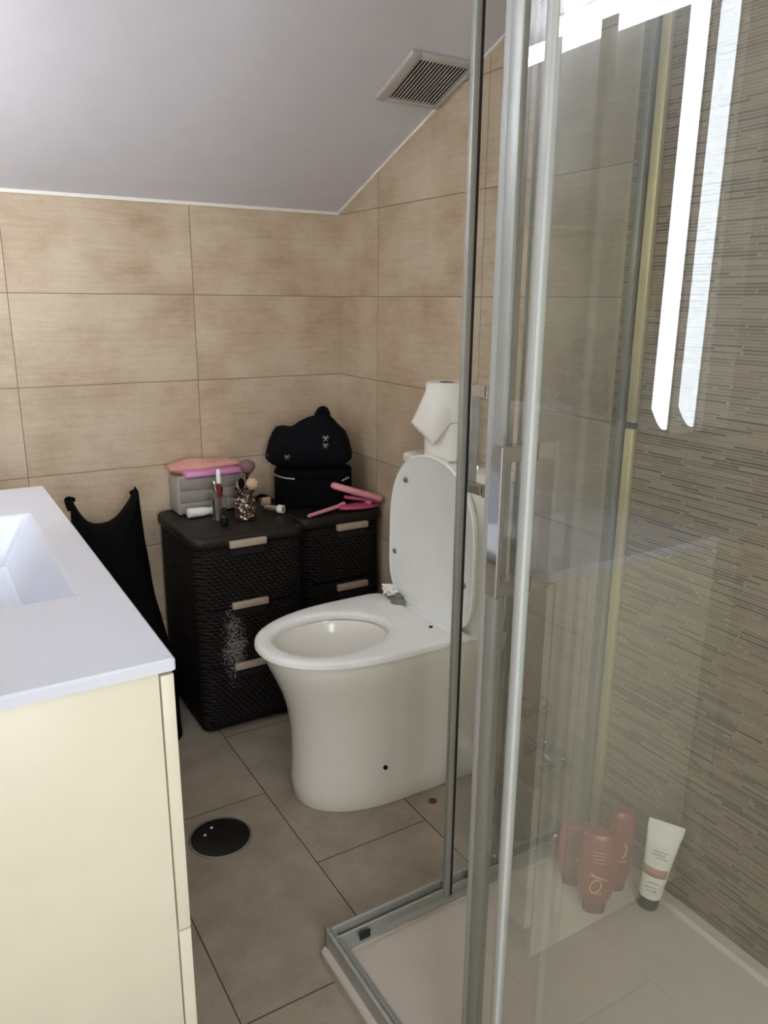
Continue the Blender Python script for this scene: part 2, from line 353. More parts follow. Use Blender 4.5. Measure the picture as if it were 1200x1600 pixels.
# counter with basin: rings from the outer edge in to the basin floor
def rr3(x0, x1, y0, y1, r, z, n=5): return [(x, y, z) for x, y in rrect((x0+x1)/2, (y0+y1)/2, x1-x0, y1-y0, r, n)]
b = B()
ox = (VX0, VX1, VY0, VY1)
bx0, bx1, by0, by1 = -1.385, -1.062, -1.158, -.625
rings = [rr3(*ox, .006, VZ-.016), rr3(*ox, .006, VZ-.003), rr3(VX0+.003, VX1-.003, VY0+.003, VY1-.003, .006, VZ),
         rr3(bx0-.004, bx1+.004, by0-.004, by1+.004, .012, VZ), rr3(bx0+.002, bx1-.002, by0+.002, by1-.002, .012, VZ-.004),
         rr3(bx0+.05, bx1-.055, by0+.008, by1-.02, .012, VZ-.10), rr3(bx0+.07, bx1-.07, by0+.03, by1-.04, .02, VZ-.108)]
loft(b, rings, False, True)
put('basin_top', b, 'counter', t, angle=25)
b = B(); lathe(b, [(.03, 0), (.03, .003), (.02, .005)], (-1.22, -.88, VZ-.109)); put('basin_waste', b, 'chrome', t)

# mirror cabinet with LED strips (seen only in the shower glass)
MX, MY0, MY1, MZ0, MZ1 = -1.332, -1.375, -.795, 1.0, 1.783
t = thing('mirror_cabinet', 'mirror cabinet with white LED strips along its top and near side, above the vanity', 'mirror', (MX-.05, (MY0+MY1)/2, MZ0))
pbox('cabinet_body', 'whitep', t, XL+.001, MX-.012, MY0, MY1, MZ0-.01, MZ1, bev=.002)
pbox('mirror_door', 'mirror', t, MX-.011, MX-.003, MY0, MY1, MZ0-.01, MZ1, bev=.001)
LW = .033
def ledpoly(pts, mat='led'):
    b = B(); prism(b, pts, 'x', MX-.002, MX+.006); put('led_strip', b, mat, t, smooth=False)
ledpoly([(MY0+.004, MZ1-.010), (MY1, MZ1-.010), (MY1, MZ1-.033), (MY0+LW+.012, MZ1-.033), (MY0+.014, MZ1-.018)], 'led_top')
g_ = .008
for s, y in ((1, MY0),):
    arc = [(y+s*LW*k/6, MZ0 + LW*1.1*(1-math.cos(k/6*PI/2))) for k in range(7)]
    arct = [(y+s*LW*k/6, MZ1-g_ - LW*1.5*(1-math.cos(k/6*PI/2))) for k in range(6, -1, -1)]
    ledpoly(arc + arct)

pbox('added_edge_light', 'edge_fill', t, MX-.075, MX-.035, MY1+.0005, MY1+.006, MZ0+.01, MZ1-.04)  # added glow strips on hidden faces, brightening back wall and left ceiling
pbox('added_edge_light', 'edge_fill', t, MX-.075, MX-.035, MY0+.02, MY1-.06, MZ1+.0005, MZ1+.005)

# ------------------------------------------------------------------ black bag between vanity and drawers
t = thing('tote_bag', 'tall slumped black cloth bag with two peaks, between vanity and drawers', 'bag', (-.85, -.17, 0))
b = B(); rings = []
for k in range(15):
    s = k/14; z = .0 + .60*s
    w = .135 - .045*s**1.6; d = .16 - .085*s; cx = -.805 - .01*s; cy = -.205 + .09*s
    rings.append([(cx + w*math.copysign(abs(math.cos(a))**.7, math.cos(a))*(1+.05*math.sin(5*a+9*s)), cy + d*math.copysign(abs(math.sin(a))**.7, math.sin(a))*(1+.06*math.cos(4*a+7*s)), z) for a in [2*PI*i/36 for i in range(36)]])
# two pointed peaks with a saddle between
def top_z(x): 
    u = (x+.815)/.09
    return .590 + .097*min(1.22, abs(u))**2.6
last = rings[-1]
rings[-1] = [(x, y, top_z(x)) for x, y, z in last]
rings.append([(-.815+(x+.815)*.97, -.115+(y+.115)*.55, top_z(x)+.010) for x, y, z in last])
rings.append([(-.815+(x+.815)*.95, -.115+(y+.115)*.0, top_z(x)+.012) for x, y, z in last])
loft(b, rings, True, False); bmesh.ops.remove_doubles(b, verts=b.verts[:], dist=.0006); put('bag_body', b, 'black', t, angle=60)
b = B(); tube(b, smoothpath([(-.725, -.12, .66), (-.722, -.11, .69), (-.735, -.10, .685)]), .007); put('handle', b, 'black', t)
b = B(); tube(b, smoothpath([(-.905, -.12, .66), (-.91, -.11, .69), (-.89, -.10, .685)]), .007); put('handle', b, 'black', t)

# ------------------------------------------------------------------ drawer towers
def drawer_unit(x0, w, yf, H, nd, handles, hx, label, depth, rattan='rattan'):
    t = thing('drawer_tower', label, 'drawers', (x0, yf+.01, 0), group='rattan drawer towers')
    x1 = x0+w; yb = yf+depth; L = []
    def ring(z, g=0.0, r=.028): return [(x, y, z) for x, y in rrect((x0+x1)/2, (yf+yb)/2, w-2*g, depth-2*g, r)]
    b = B(); loft(b, [ring(.004, .016), ring(.014, .010), ring(.03, .006), ring(H-.035, .006), ring(H-.03, .008)])
    body = put('body', b, 'rattan_clean', t)
    b = B(); loft(b, [ring(H-.036, .004, .03), ring(H-.03, -.002, .034), ring(H-.010, -.002, .034), ring(H-.002, .002, .032), ring(H, .008, .03), ring(H-.002, .02, .026), ring(H-.002, .05, .02)])
    put('top', b, 'dkplastic', t, angle=50)
    zs = [.03 + (H-.068)*k/nd for k in range(nd+1)]
    for k in range(nd):
        z0, z1 = zs[k]+.003, zs[k+1]-.003; b = B()
        # bowed drawer front with rounded ends
        rr = []
        for z, g in ((z0, .004), (z0+.005, 0), (z1-.02, 0), (z1-.004, .004), (z1, .008)):
            pts = []
            for i in range(17):
                u = i/16; x = x0+.026+(w-.052)*u; e = min(u, 1-u)*16; y = yf+.004-.012*min(1, e/2)**.5 + g
                pts.append((x, y, z))
            pts += [(x1-.026, yf+.02, z), (x0+.026, yf+.02, z)]
            rr.append(pts)
        loft(b, rr); d = put('drawer', b, rattan, t)
        if k < len(handles) and handles[k]:
            hz = handles[k]; b = B(); box(b, hx-.054, hx+.054, yf-.018, yf-.002, hz-.010, hz+.010, bev=.003)
            put('handle', b, 'handle', d)
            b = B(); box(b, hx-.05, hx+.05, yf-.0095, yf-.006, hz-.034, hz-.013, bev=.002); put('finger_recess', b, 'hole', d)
    return t
drawer_unit(-.645, .340, -.362, .600, 3, [.205, .393, .574], -.488, 'dark brown rattan-look drawer tower with three beige handles, nearer the vanity', .35)
drawer_unit(-.296, .290, -.300, .592, 3, [.175, .358, .554], -.122, 'dark brown rattan-look drawer tower in the wall corner behind the toilet', .29, 'rattan_clean')

# ------------------------------------------------------------------ toilet
TC = -.755
def dshape(xf, xb, hw, lf, n=24, p=2.2, back_r=.02):
    """D outline seen from above: straight back at xb, elliptical front reaching xf; lf = length of the curved front"""
    pts = []; m = 4
    for i in range(n+1):
        a = -PI/2 - PI*i/n
        c, s = math.cos(a), math.sin(a)
        pts.append((xf+lf + lf*math.copysign(abs(c)**(2/p), c), TC + hw*math.copysign(abs(s)**(2/p), s)))
    # pts go from y=-hw round the front to +hw
    for i in range(1, m): pts.append((xf+lf + (xb-xf-lf)*i/m, TC+hw))
    for i in range(5):
        a = i/4*PI/2; pts.append((xb-back_r+back_r*math.sin(a), TC+hw-back_r+back_r*math.cos(a)))
    for i in range(5):
        a = i/4*PI/2; pts.append((xb-back_r+back_r*math.cos(a), TC-hw+back_r-back_r*math.sin(a)))
    for i in range(1, m): pts.append((xb + (xf+lf-xb)*i/m, TC-hw))
    return pts
def R3(pts, z): return [(x, y, z) for x, y in pts]
def resample(poly, c, n=80):
    """outline points at even angles about c"""
    out = []
    for k in range(n):
        a = -PI + 2*PI*k/n; dx, dy = math.cos(a), math.sin(a); best = None
        for (x0, y0), (x1, y1) in zip(poly, poly[1:]+poly[:1]):
            ex, ey = x1-x0, y1-y0; den = dx*ey - dy*ex
            if abs(den) < 1e-12: continue
            t_ = ((x0-c[0])*ey - (y0-c[1])*ex)/den; u_ = ((x0-c[0])*dy - (y0-c[1])*dx)/den
            if t_ > 0 and -1e-6 <= u_ <= 1+1e-6 and (best is None or t_ > best): best = t_
        out.append((c[0]+dx*best, c[1]+dy*best))
    return out
def oval(cx, a, bb, npt, egg=0.0):
    """oval with npt points matching dshape ordering (starts at y=-)"""
    o = []
    return o
t = thing('toilet', 'white close-coupled toilet with its lid and seat, lid raised against the cistern', 'toilet', (-.30, TC, 0))
prof = [(.0, -.528, .137, .23), (.006, -.532, .141, .235), (.05, -.534, .142, .235), (.12, -.530, .141, .235), (.19, -.532, .143, .24), (.25, -.541, .149, .25), (.30, -.556, .158, .26), (.345, -.575, .168, .27), (.38, -.591, .175, .28), (.405, -.598, .178, .285), (.414, -.596, .176, .283)]
rings = [R3(resample(dshape(xf, -.004, hw, lf), (-.30, TC)), z) for z, xf, hw, lf in prof]
outer_top = resample(dshape(-.585, -.02, .166, .275), (-.30, TC))
npt = len(outer_top)
def ringang(cx, cy, a, bb, ref, egg=.0):
    o = []
    for x, y in ref:
        an = math.atan2((y-cy)/bb, (x-cx)/a)
        o.append((cx + a*math.cos(an)*(1+egg*0), cy + bb*math.sin(an)*(1+egg*math.cos(an))))
    return o
HC = (-.432, TC)
rings.append(R3(outer_top, .4145))
for a, bb, z in ((.150, .126, .4145), (.147, .122, .409), (.136, .114, .38), (.118, .100, .33), (.098, .080, .27), (.07, .055, .225), (.05, .04, .215)):
    rings.append(R3(ringang(HC[0], HC[1], a, bb, outer_top, -.08), z))
b = B(); loft(b, rings, True, True); put('bowl_body', b, 'ceramic', t, angle=40)
b = B(); lathe(b, [(.078, .231), (.078, .2325)], (HC[0], HC[1], 0)); put('water', b, 'water', t)
# seat (ring)
SCN = (-.425, TC)
so = lambda g: resample(dshape(-.617+g, -.172-g, .187-g, .295, back_r=.03), SCN)
ref = so(0)
hin = lambda g: [(SCN[0]+(.147-g)*math.cos(-PI+2*PI*k/80), SCN[1]+(.119-g)*math.sin(-PI+2*PI*k/80)*(1-.05*math.cos(-PI+2*PI*k/80))) for k in range(80)]
cs = [(so(.006), .417), (so(0), .421), (so(.001), .431), (so(.006), .4355), (so(.014), .437), (hin(-.022), .4372), (hin(-.012), .4365), (hin(-.004), .434), (hin(0), .428), (hin(-.002), .417), (so(.006), .417)]
b = B(); loft(b, [R3(p, z) for p, z in cs], False, False); bmesh.ops.remove_doubles(b, verts=b.verts[:], dist=1e-5)
put('seat', b, 'seat', t, angle=45)
# hinge strip behind the seat and hinge pieces
pbox('hinge_strip', 'seat', t, -.170, -.128, TC-.185, TC+.170, .4155, .4285, bev=.004)
for dy in (-.12,): pass
b = B(); lathe(b, [(.021, 0), (.021, .006), (.015, .009)], (-.178, TC+.085, .434)); put('hinge_cap', b, 'alu_d', t, label='dull grey hinge cap')
b = B(); box(b, -.192, -.150, TC+.10, TC+.125, .4370, .4450, bev=.003); put('hinge_plate', b, 'alu_d', t)
b = B(); lathe(b, [(.005, 0), (.005, .002)], (-.196, TC-.098, .437)); put('hinge_mark', b, 'hole', t)
# lid, raised
lid_o = []
lh, lw = .425, .193
for i in range(48):
    a = 2*PI*i/48; c, s = math.cos(a), math.sin(a)
    z = .426 + lh/2 + (lh/2)*math.copysign(abs(s)**(2/(2.3 if s > 0 else 6)), s)
    wv = lw*math.copysign(abs(c)**(2/(2.3 if s > 0 else 5)), c)
    if s < 0: wv *= 1 - .10*(-s)**3
    lid_o.append((wv, z))
def lidring(g, x):
    cz = .426+lh/2
    return [(x + (.004*(z-.43)/.42), TC + y*(1-g/lw), cz + (z-cz)*(1-g/(lh/2))) for y, z in lid_o]
b = B(); loft(b, [lidring(.012, -.141), lidring(.004, -.1455), lidring(0, -.143), lidring(0, -.134), lidring(.006, -.128), lidring(.03, -.125)]); 
lid = put('lid', b, 'seat', t, angle=45)
for y, z in ((-.639, .767), (-.590, .555), (-.910, .556), (-.884, .767)):
    b = B(); lathe(b, [(.0075, 0), (.0075, .004), (.005, .006)], (-.1385, y, z), axis=(-1, 0, 0), n=16); put('bumper', b, 'alu_d', lid)
# cistern
b = B(); CR = lambda g, z: [(x, y, z) for x, y in rrect(-.062, TC, .115-2*g, .365-2*g, .03)]
loft(b, [CR(.006, .40), CR(.003, .45), CR(.0, .55), CR(-.0, .70), CR(.0, .800), CR(.004, .806)]); put('cistern', b, 'ceramic', t)
b = B(); CL = lambda g, z: [(x, y, z) for x, y in rrect(-.062, TC, .119-2*g, .371-2*g, .032)]
loft(b, [CL(.004, .807), CL(0, .811), CL(0, .826), CL(.004, .831), CL(.012, .833)]); cl = put('cistern_lid', b, 'ceramic', t)
b = B(); lathe(b, [(.024, 0), (.024, .006), (.02, .009)], (-.062, TC-.085, .833)); put('flush_button', b, 'chrome', cl)
for x, z, r in ((-.352, .112, .0055), (-.165, .304, .013)):
    b = B(); lathe(b, [(r, 0), (r, .0045)], (x, TC-.1395 if z < .2 else TC-.1585, z), axis=(0, -1, 0), n=18); put('fixing_hole', b, 'hole', t)

# crumpled tissue on the hinge
b = B(); bmesh.ops.create_icosphere(b, subdivisions=3, radius=.021)
for v in b.verts:
    n = v.co.normalized(); k = 1 + .42*math.sin(9*n.x+3*n.z)*math.cos(11*n.y-2*n.x) + .22*math.sin(17*n.z+5*n.y)
    v.co = Vector((n.x*.016*k, n.y*.026*k, n.z*.013*k)); v.co += Vector((-.178, -.622, .458))
tag(put('crumpled_tissue', b, 'paper', angle=20), 'small crumpled white tissue lying on the toilet seat hinge', 'tissue')

# ------------------------------------------------------------------ toilet paper rolls
def roll(z0, label, cx=-.074, cy=-.722, R=.054, H=.098):
    t = thing('toilet_paper_roll', label, 'toilet paper', (cx, cy, z0), group='toilet paper rolls stacked on the cistern')
    b = B(); n = 40
    pr = [(.021, .001), (R-.003, .0), (R, .003), (R, H-.003), (R-.003, H), (.021, H), (.0205, H-.001), (.0205, .001)]
    loft(b, [[(cx+r*math.cos(2*PI*i/n), cy+r*math.sin(2*PI*i/n), z0+h) for i in range(n)] for r, h in pr], False, False)
    put('paper', b, 'paper', t)
    b = B(); pr = [(.0205, .001), (.0205, H), (.019, H), (.019, .001)]
    loft(b, [[(cx+r*math.cos(2*PI*i/n), cy+r*math.sin(2*PI*i/n), z0+h) for i in range(n)] for r, h in pr], False, False)
    put('cardboard_core', b, 'kraft', t)
    return t
roll(.834, 'white toilet paper roll standing directly on the cistern lid, lower of the stack')
t = roll(.933, 'white toilet paper roll with a loose hanging sheet, upper of the stack')
Dv = Vector((-.59, -.81, 0)); Lv = Vector((-.81, .59, 0)); C0 = Vector((-.074, -.722, 0))
def sp(a, d, z): return C0 + Lv*a + Dv*d + Vector((0, 0, z))
cor = [sp(.045, .030, 1.029), sp(.088, .030, .930), sp(.030, .062, .880), sp(-.044, .040, .965)]
b = B(); n = 12; G = []
for i in range(n+1):
    row = []
    for j in range(n+1):
        u, v = i/n, j/n
        p = cor[0]*(1-u)*(1-v) + cor[1]*u*(1-v) + cor[2]*u*v + cor[3]*(1-u)*v
        p = p + Dv*(.030*math.sin(PI*min(1, u*.9+.05))*math.sin(PI*min(1, v*.9+.05)) + .004*math.sin(6*u+3*v))
        row.append(b.verts.new(p))
    G.append(row)
for i in range(n):
    for j in range(n): b.faces.new((G[i][j], G[i+1][j], G[i+1][j+1], G[i][j+1]))
o = put('hanging_sheet', b, 'paper', t, angle=60); m = o.modifiers.new('th', 'SOLIDIFY'); m.thickness = .0009

# ------------------------------------------------------------------ shower
TY, TX, TN = -1.232, -.705, -2.3      # outer edges of the tray: far, left, near
t = thing('shower_tray', 'low white resin shower tray in the corner by the mosaic wall', 'shower tray', (-.35, -1.75, 0))
TZ = .028
def trr(g, z, r=.012): return [(x, y, z) for x, y in rrect((TX-.0)/2, (TY+TN)/2, -TX-2*g, TY-TN-2*g, r)]
b = B(); loft(b, [trr(.002, 0.0005), trr(.001, TZ-.004), trr(.004, TZ), trr(.028, TZ), trr(.036, TZ-.007), trr(.12, TZ-.008, .03)], True, True)
put('tray', b, 'tray', t, angle=30)
b = B(); lathe(b, [(.055, 0), (.055, .003), (.045, .005)], (-.36, -1.95, TZ-.0112)); put('waste_cover', b, 'chrome', t)

t = thing('shower_enclosure', 'corner shower enclosure with clear glass panes and aluminium frame, sliding doors open', 'shower enclosure', (TX, TY, TZ))
# bottom and top tracks: stepped aluminium profile
def track_poly(flip):   # u = distance inward from outer edge, v = height
    return [(0, 0), (0, .036), (.004, .038), (.008, .036), (.008, .014), (.013, .012), (.015, .024), (.018, .026), (.021, .024), (.021, .008), (.034, .006), (.034, 0)]
pf = track_poly(0)
EX, EY = TX+.014, TY-.002          # outer faces of the frame
b = B(); prism(b, [(EY-u, TZ+v) for u, v in pf], 'x', EX+.004, -.001); put('bottom_track', b, 'alu', t, smooth=False)
b = B(); prism(b, [(EX+u, TZ+v) for u, v in pf], 'y', TN+.01, EY-.004); put('bottom_track', b, 'alu', t, smooth=False)
b = B(); box(b, EX-.002, EX+.010, EY-.012, EY+.002, TZ, TZ+.043, bev=.002); put('corner_block', b, 'alu_d', t)
ZTOP = 1.86
b = B(); box(b, EX, -.001, EY-.042, EY, ZTOP, ZTOP+.04, bev=.003); put('top_rail', b, 'alu', t)
b = B(); box(b, EX, EX+.042, TN+.01, EY-.043, ZTOP, ZTOP+.04, bev=.003); put('top_rail', b, 'alu', t)
# wall profile of the rear panes
pbox('wall_profile', 'alu_d', t, -.018, -.0005, -1.248, -1.231, TZ+.04, ZTOP-.001, bev=.003)
# panes: rear fixed (outer), rear door (inner), left fixed (outer), left door (inner)
YO, YI, XO, XI = EY-.005, EY-.0215, -.682, -.644
ZB = TZ+.018
def pane(name, x0, x1, y0, y1, z0=ZB, parent=t): return pbox(name, 'glass', parent, x0, x1, y0, y1, z0, ZTOP+.01, smooth=False)
pane('fixed_glass_pane', -.275, -.010, YO-.003, YO+.003)
fe = pbox('pane_edge', 'edge', t, -.2785, -.2755, YO-.0035, YO+.0035, ZB, ZTOP+.005, bev=.0005)
pane('fixed_glass_pane', XO-.003, XO+.003, TN+.02, -1.729)
pbox('pane_seal', 'seal', t, XO-.007, XO+.006, -1.7285, -1.7155, ZB+.02, ZTOP+.005, bev=.003)
# rear sliding door
def door_empty(): 
    return None
rd = pane('sliding_door', -.415, -.035, YI-.003, YI+.003)
pbox('door_profile', 'alu', rd, -.4285, -.4155, YI-.006, YI+.006, TZ+.004, ZTOP+.005, bev=.002)
pbox('magnetic_seal', 'rubber', rd, -.4150, -.4095, YI-.0052, YI+.0052, TZ+.01, ZTOP+.003, bev=.001)
def handle(parent, pos, out, z0, z1, w=.012):
    """square chrome bar standing off the glass on two posts; out = unit vector away from the glass"""
    p = Vector(pos); o = Vector(out); side = Vector((0, 0, 1)).cross(o)
    def obx(c, hs, ho, z0, z1, b):
        vs = box(b, -hs, hs, -ho, ho, z0, z1, 0)
        for v in vs: v.co = Vector((c.x, c.y, 0)) + side*v.co.x + o*v.co.y + Vector((0, 0, v.co.z))
    b = B(); obx(p+o*.042, .010, .004, z0, z1, b)
    for zc in (z0+.010, z1-.010): obx(p+o*.0215, .009, .0185, zc-.009, zc+.009, b)
    bmesh.ops.bevel(b, geom=b.edges[:], offset=.0012, segments=2, affect='EDGES')
    h = put('handle', b, 'chrome', parent); 
    for zc in (z0+.010, z1-.010):
        b = B(); obx(p-o*.006, .010, .0025, zc-.010, zc+.010, b); put('handle_plate', b, 'chrome', h)
handle(rd, (-.366, YI, 0), (0, 1, 0), .885, 1.085)
# left sliding door
ldr = pane('sliding_door', XI-.003, XI+.003, -2.20, -1.642)
pbox('door_profile', 'alu', ldr, XI-.008, XI+.008, -1.6415, -1.6205, TZ+.004, ZTOP+.005, bev=.003)
pbox('magnetic_seal', 'seal', ldr, XI-.006, XI+.006, -1.6200, -1.607, TZ+.01, ZTOP+.003, bev=.003)
handle(ldr, (XI, -1.676, 0), (-1, 0, 0), .895, 1.075)
# rollers / guides
for k, (x, y, par) in enumerate(((-.125, YI-.012, rd), (-.36, YI-.012, rd))):
    b = B(); lathe(b, [(.013, 0), (.015, .002), (.015, .009), (.009, .012), (.004, .013)], (x, y+.004, TZ+.037), axis=(0, -1, 0), n=22)
    put('roller', b, 'chrome' if k == 0 else 'alu_d', par)
b = B(); box(b, EX+.058, EX+.082, EY-.034, EY-.0305, TZ+.008, TZ+.026, bev=.002); put('track_stop', b, 'rubber', t)

t = thing('edge_strip', 'tall champagne metal edge strip on the mosaic wall beside the rear pane', 'strip', (-.007, -1.265, TZ))
pbox('upper_strip', 'brass', t, -.014, -.0005, -1.2775, -1.2555, .997, ZTOP-.001, bev=.003)
pbox('lower_strip', 'brass', t, -.014, -.0005, -1.2775, -1.2555, TZ+.002, .985, bev=.003)
pbox('joint', 'rubber', t, -.013, -.0005, -1.2765, -1.2565, .9855, .9965)

# ------------------------------------------------------------------ things in the shower
def red_bottle(cx, cy, H, w, d, rz, label, tilt=0.0, gold=True):
    t = thing('shampoo_bottle', label, 'bottle', (cx, cy, TZ-.010), rz, group='red bottles standing on their caps in the shower')
    t.rotation_euler = (tilt, 0, rz)
    def rg(wx, dy, z): return [(wx/2*math.copysign(abs(math.cos(a))**.8, math.cos(a)), dy/2*math.copysign(abs(math.sin(a))**.8, math.sin(a)), z) for a in [2*PI*i/32 for i in range(32)]]
    b = B(); loft(b, [rg(w*.56, d*.70, .0), rg(w*.60, d*.74, .003), rg(w*.62, d*.76, .020), rg(w*.60, d*.74, .026)]); put('cap', b, 'bottlecap', t, world=False)
    b = B(); loft(b, [rg(w*.64, d*.78, .0262), rg(w*.76, d*.86, .034), rg(w*.90, d*.95, .05), rg(w, d, .075), rg(w*1.0, d, H*.70), rg(w*.97, d*.97, H*.85), rg(w*.90, d*.86, H*.94), rg(w*.84, d*.76, H-.004), rg(w*.74, d*.62, H)])
    bd = put('bottle_body', b, 'bottle', t, world=False, angle=50)
    yf = lambda x: -(d/2)*(max(0, 1-abs(2*x/w)**2.5))**(1/2.5) - .0008
    def stroke(b, pts, r=.0011): tube(b, [(x, yf(x), z) for x, z in pts], r, 6)
    b = B()
    if gold:
        zc = H*.46
        stroke(b, [(-.004+.0105*math.cos(a)+.003*math.sin(a), zc-.012+.015*math.sin(a)) for a in [2*PI*i/24 for i in range(25)]], .0014)
        stroke(b, [(-.016, zc+.018), (-.006, zc+.012), (.006, zc+.008), (.018, zc+.003)], .0013)
        stroke(b, [(-.016, zc+.013), (-.004, zc+.008), (.010, zc+.006)], .0009)
        stroke(b, [(-.012, zc-.030), (-.006, zc-.026), (-.003, zc-.031), (0, zc-.027), (.003, zc-.031), (.006, zc-.027), (.010, zc-.030)], .0011)
        for k in range(4): stroke(b, [(-.014, H*.70+k*.008), (.010, H*.70+k*.008-.002)], .0005)
    else:
        stroke(b, [(.004, H*.66), (.009, H*.60), (.008, H*.53), (.003, H*.47)], .0018); stroke(b, [(-.004, H*.42), (.012, H*.42)], .0008)
    put('gold_print', b, 'gold', bd, world=False)
    return t
red_bottle(-.168, -1.424, .186, .076, .042, math.radians(-38), 'red bottle with gold ring emblem, frontmost of the three red bottles')
red_bottle(-.082, -1.404, .192, .058, .038, math.radians(-34), 'tall slim red bottle with a gold comma mark, right behind the frontmost one', gold=False)
red_bottle(-.150, -1.344, .148, .076, .040, math.radians(-40), 'red bottle farthest left of the three, nearest the wall profile', gold=False)
# white cream tube standing on its black cap, leaning to the mosaic
t = thing('cream_tube', 'white squeeze tube on a black cap leaning against the mosaic wall', 'tube', (-.064, -1.474, TZ-.006))
t.rotation_euler = (math.radians(-5), math.radians(6), math.radians(-54))
t.scale = (1.12, 1.12, 1.16)
def rg2(w, d, z): return [(w/2*math.cos(a), d/2*math.sin(a), z) for a in [2*PI*i/32 for i in range(32)]]
b = B(); loft(b, [rg2(.036, .036, 0), rg2(.038, .038, .002), rg2(.038, .038, .020), rg2(.036, .036, .022)]); put('cap', b, 'capblack', t, world=False)
b = B(); loft(b, [rg2(.040, .038, .0222), rg2(.042, .038, .030), rg2(.046, .034, .07), rg2(.052, .026, .105), rg2(.058, .014, .135), rg2(.0625, .004, .152), rg2(.063, .003, .166)]); tb = put('tube_body', b, 'tube_w', t, world=False)
def band(z0, z1, w0, d0, w1, d1, a0, a1, mat, nm):
    b = B(); n = 14; A = []; 
    for w, d, z in ((w0, d0, z0), (w1, d1, z1)):
        A.append([b.verts.new(((w/2+.0006)*math.cos(a0+(a1-a0)*i/n), (d/2+.0006)*math.sin(a0+(a1-a0)*i/n), z)) for i in range(n+1)])
    for i in range(n): b.faces.new((A[0][i], A[0][i+1], A[1][i+1], A[1][i]))
    o = put(nm, b, mat, tb, world=False); m = o.modifiers.new('th', 'SOLIDIFY'); m.thickness = .0004; return o
band(.066, .082, .0455, .0345, .0476, .0318, -PI*.88, -PI*.18, 'tan', 'label_band')
b = B()
for z, x0, x1 in ((.118, -.012, .012), (.112, -.016, .010), (.106, -.006, .014), (.056, -.010, .010), (.047, -.012, .008), (.040, -.010, .010)):
    tube(b, [(x0, -.0195+.0001*z*1000*.055-.0012, z), ((x0+x1)/2, -.0205+.0001*z*1000*.055-.0012, z+.001), (x1, -.0195+.0001*z*1000*.055-.0012, z)], .0007, 6)
put('print', b, 'grey_t', tb, world=False)

# ------------------------------------------------------------------ valves, hose and brush behind the shower
def valve(y, z, label, dirn):
    t = thing('angle_valve', label, 'valve', (0, y, z), group='chrome angle valves on the wall')
    b = B(); lathe(b, [(.026, .0005), (.026, .003), (.018, .008), (.010, .009)], (0, y, z), axis=(-1, 0, 0)); put('wall_flange', b, 'chrome', t)
    b = B(); tube(b, [(-.008, y, z), (-.050, y, z)], .009, 16); tube(b, [(-.034, y, z), (-.034, y+dirn*.03, z+.006)], .007, 14); put('valve_body', b, 'chrome', t)
    b = B(); lathe(b, [(.011, 0), (.015, .003), (.015, .018), (.010, .021)], (-.050, y, z), axis=(-1, 0, 0), n=12); put('valve_knob', b, 'chrome', t)
valve(-1.072, .268, 'chrome angle valve above the other two, fed by the thin hose', 1)
valve(-1.085, .172, 'chrome angle valve on the left of the lower pair', 1)
valve(-1.150, .160, 'chrome angle valve on the right of the lower pair, nearest the shower', 1)
b = B(); tube(b, smoothpath([(-.034, -1.040, .274), (-.045, -1.01, .30), (-.05, -.985, .36), (-.035, -.965, .43), (-.03, -.955, .50)]), .005, 10)
tag(put('flexible_hose', b, 'alu_d'), 'thin braided hose from the upper valve to the cistern', 'hose')
t = thing('toilet_brush', 'white long-handled toilet brush in a clear holder behind the shower rail', 'brush', (-.215, -1.120, 0))
b = B(); lathe(b, [(.036, 0.0005), (.038, .003), (.034, .06), (.030, .135), (.028, .135), (.031, .06), (.033, .006)], (-.215, -1.120, 0)); put('holder', b, 'seal', t)
b = B(); tube(b, [(-.215, -1.12, .02), (-.212, -1.117, .16), (-.208, -1.113, .20), (-.200, -1.105, .27), (-.190, -1.095, .335), (-.186, -1.092, .350)], [.018, .006, .009, .0095, .008, .003], 14); put('handle', b, 'whitep', t)

# rusty screw caps on the floor
for (x, y, r, lb) in ((-.236, -.939, .011, 'small round rusty cap on the floor beside the toilet foot'), (-.128, -1.167, .009, 'small reddish rusty cap on the floor by the shower track')):
    b = B(); lathe(b, [(r, .0003), (r, .002), (r*.6, .004)], (x, y, 0), n=18); tag(put('screw_cap', b, 'rust'), lb, 'cap', 'rusty caps on the floor')

# ------------------------------------------------------------------ floor drain
DX, DY = -.748, -.800
t = thing('floor_drain', 'round dark metal floor drain cover with two small screws', 'drain', (DX, DY, 0))
b = B(); lathe(b, [(.0735, .0004), (.0735, .002), (.071, .0035), (.069, .0035), (.0685, .0015)], (DX, DY, 0), n=56); put('rim', b, 'alu_d', t)
b = B(); lathe(b, [(.0682, .0004), (.0682, .0028), (.066, .0034), (.02, .0036)], (DX, DY, 0), n=56); put('cover', b, 'drain', t)
for dx, dy in ((-.030, .022), (-.008, .040)):
    b = B(); lathe(b, [(.0032, .0035), (.0032, .0048)], (DX+dx, DY+dy, 0), n=14); put('screw', b, 'whitep', t)

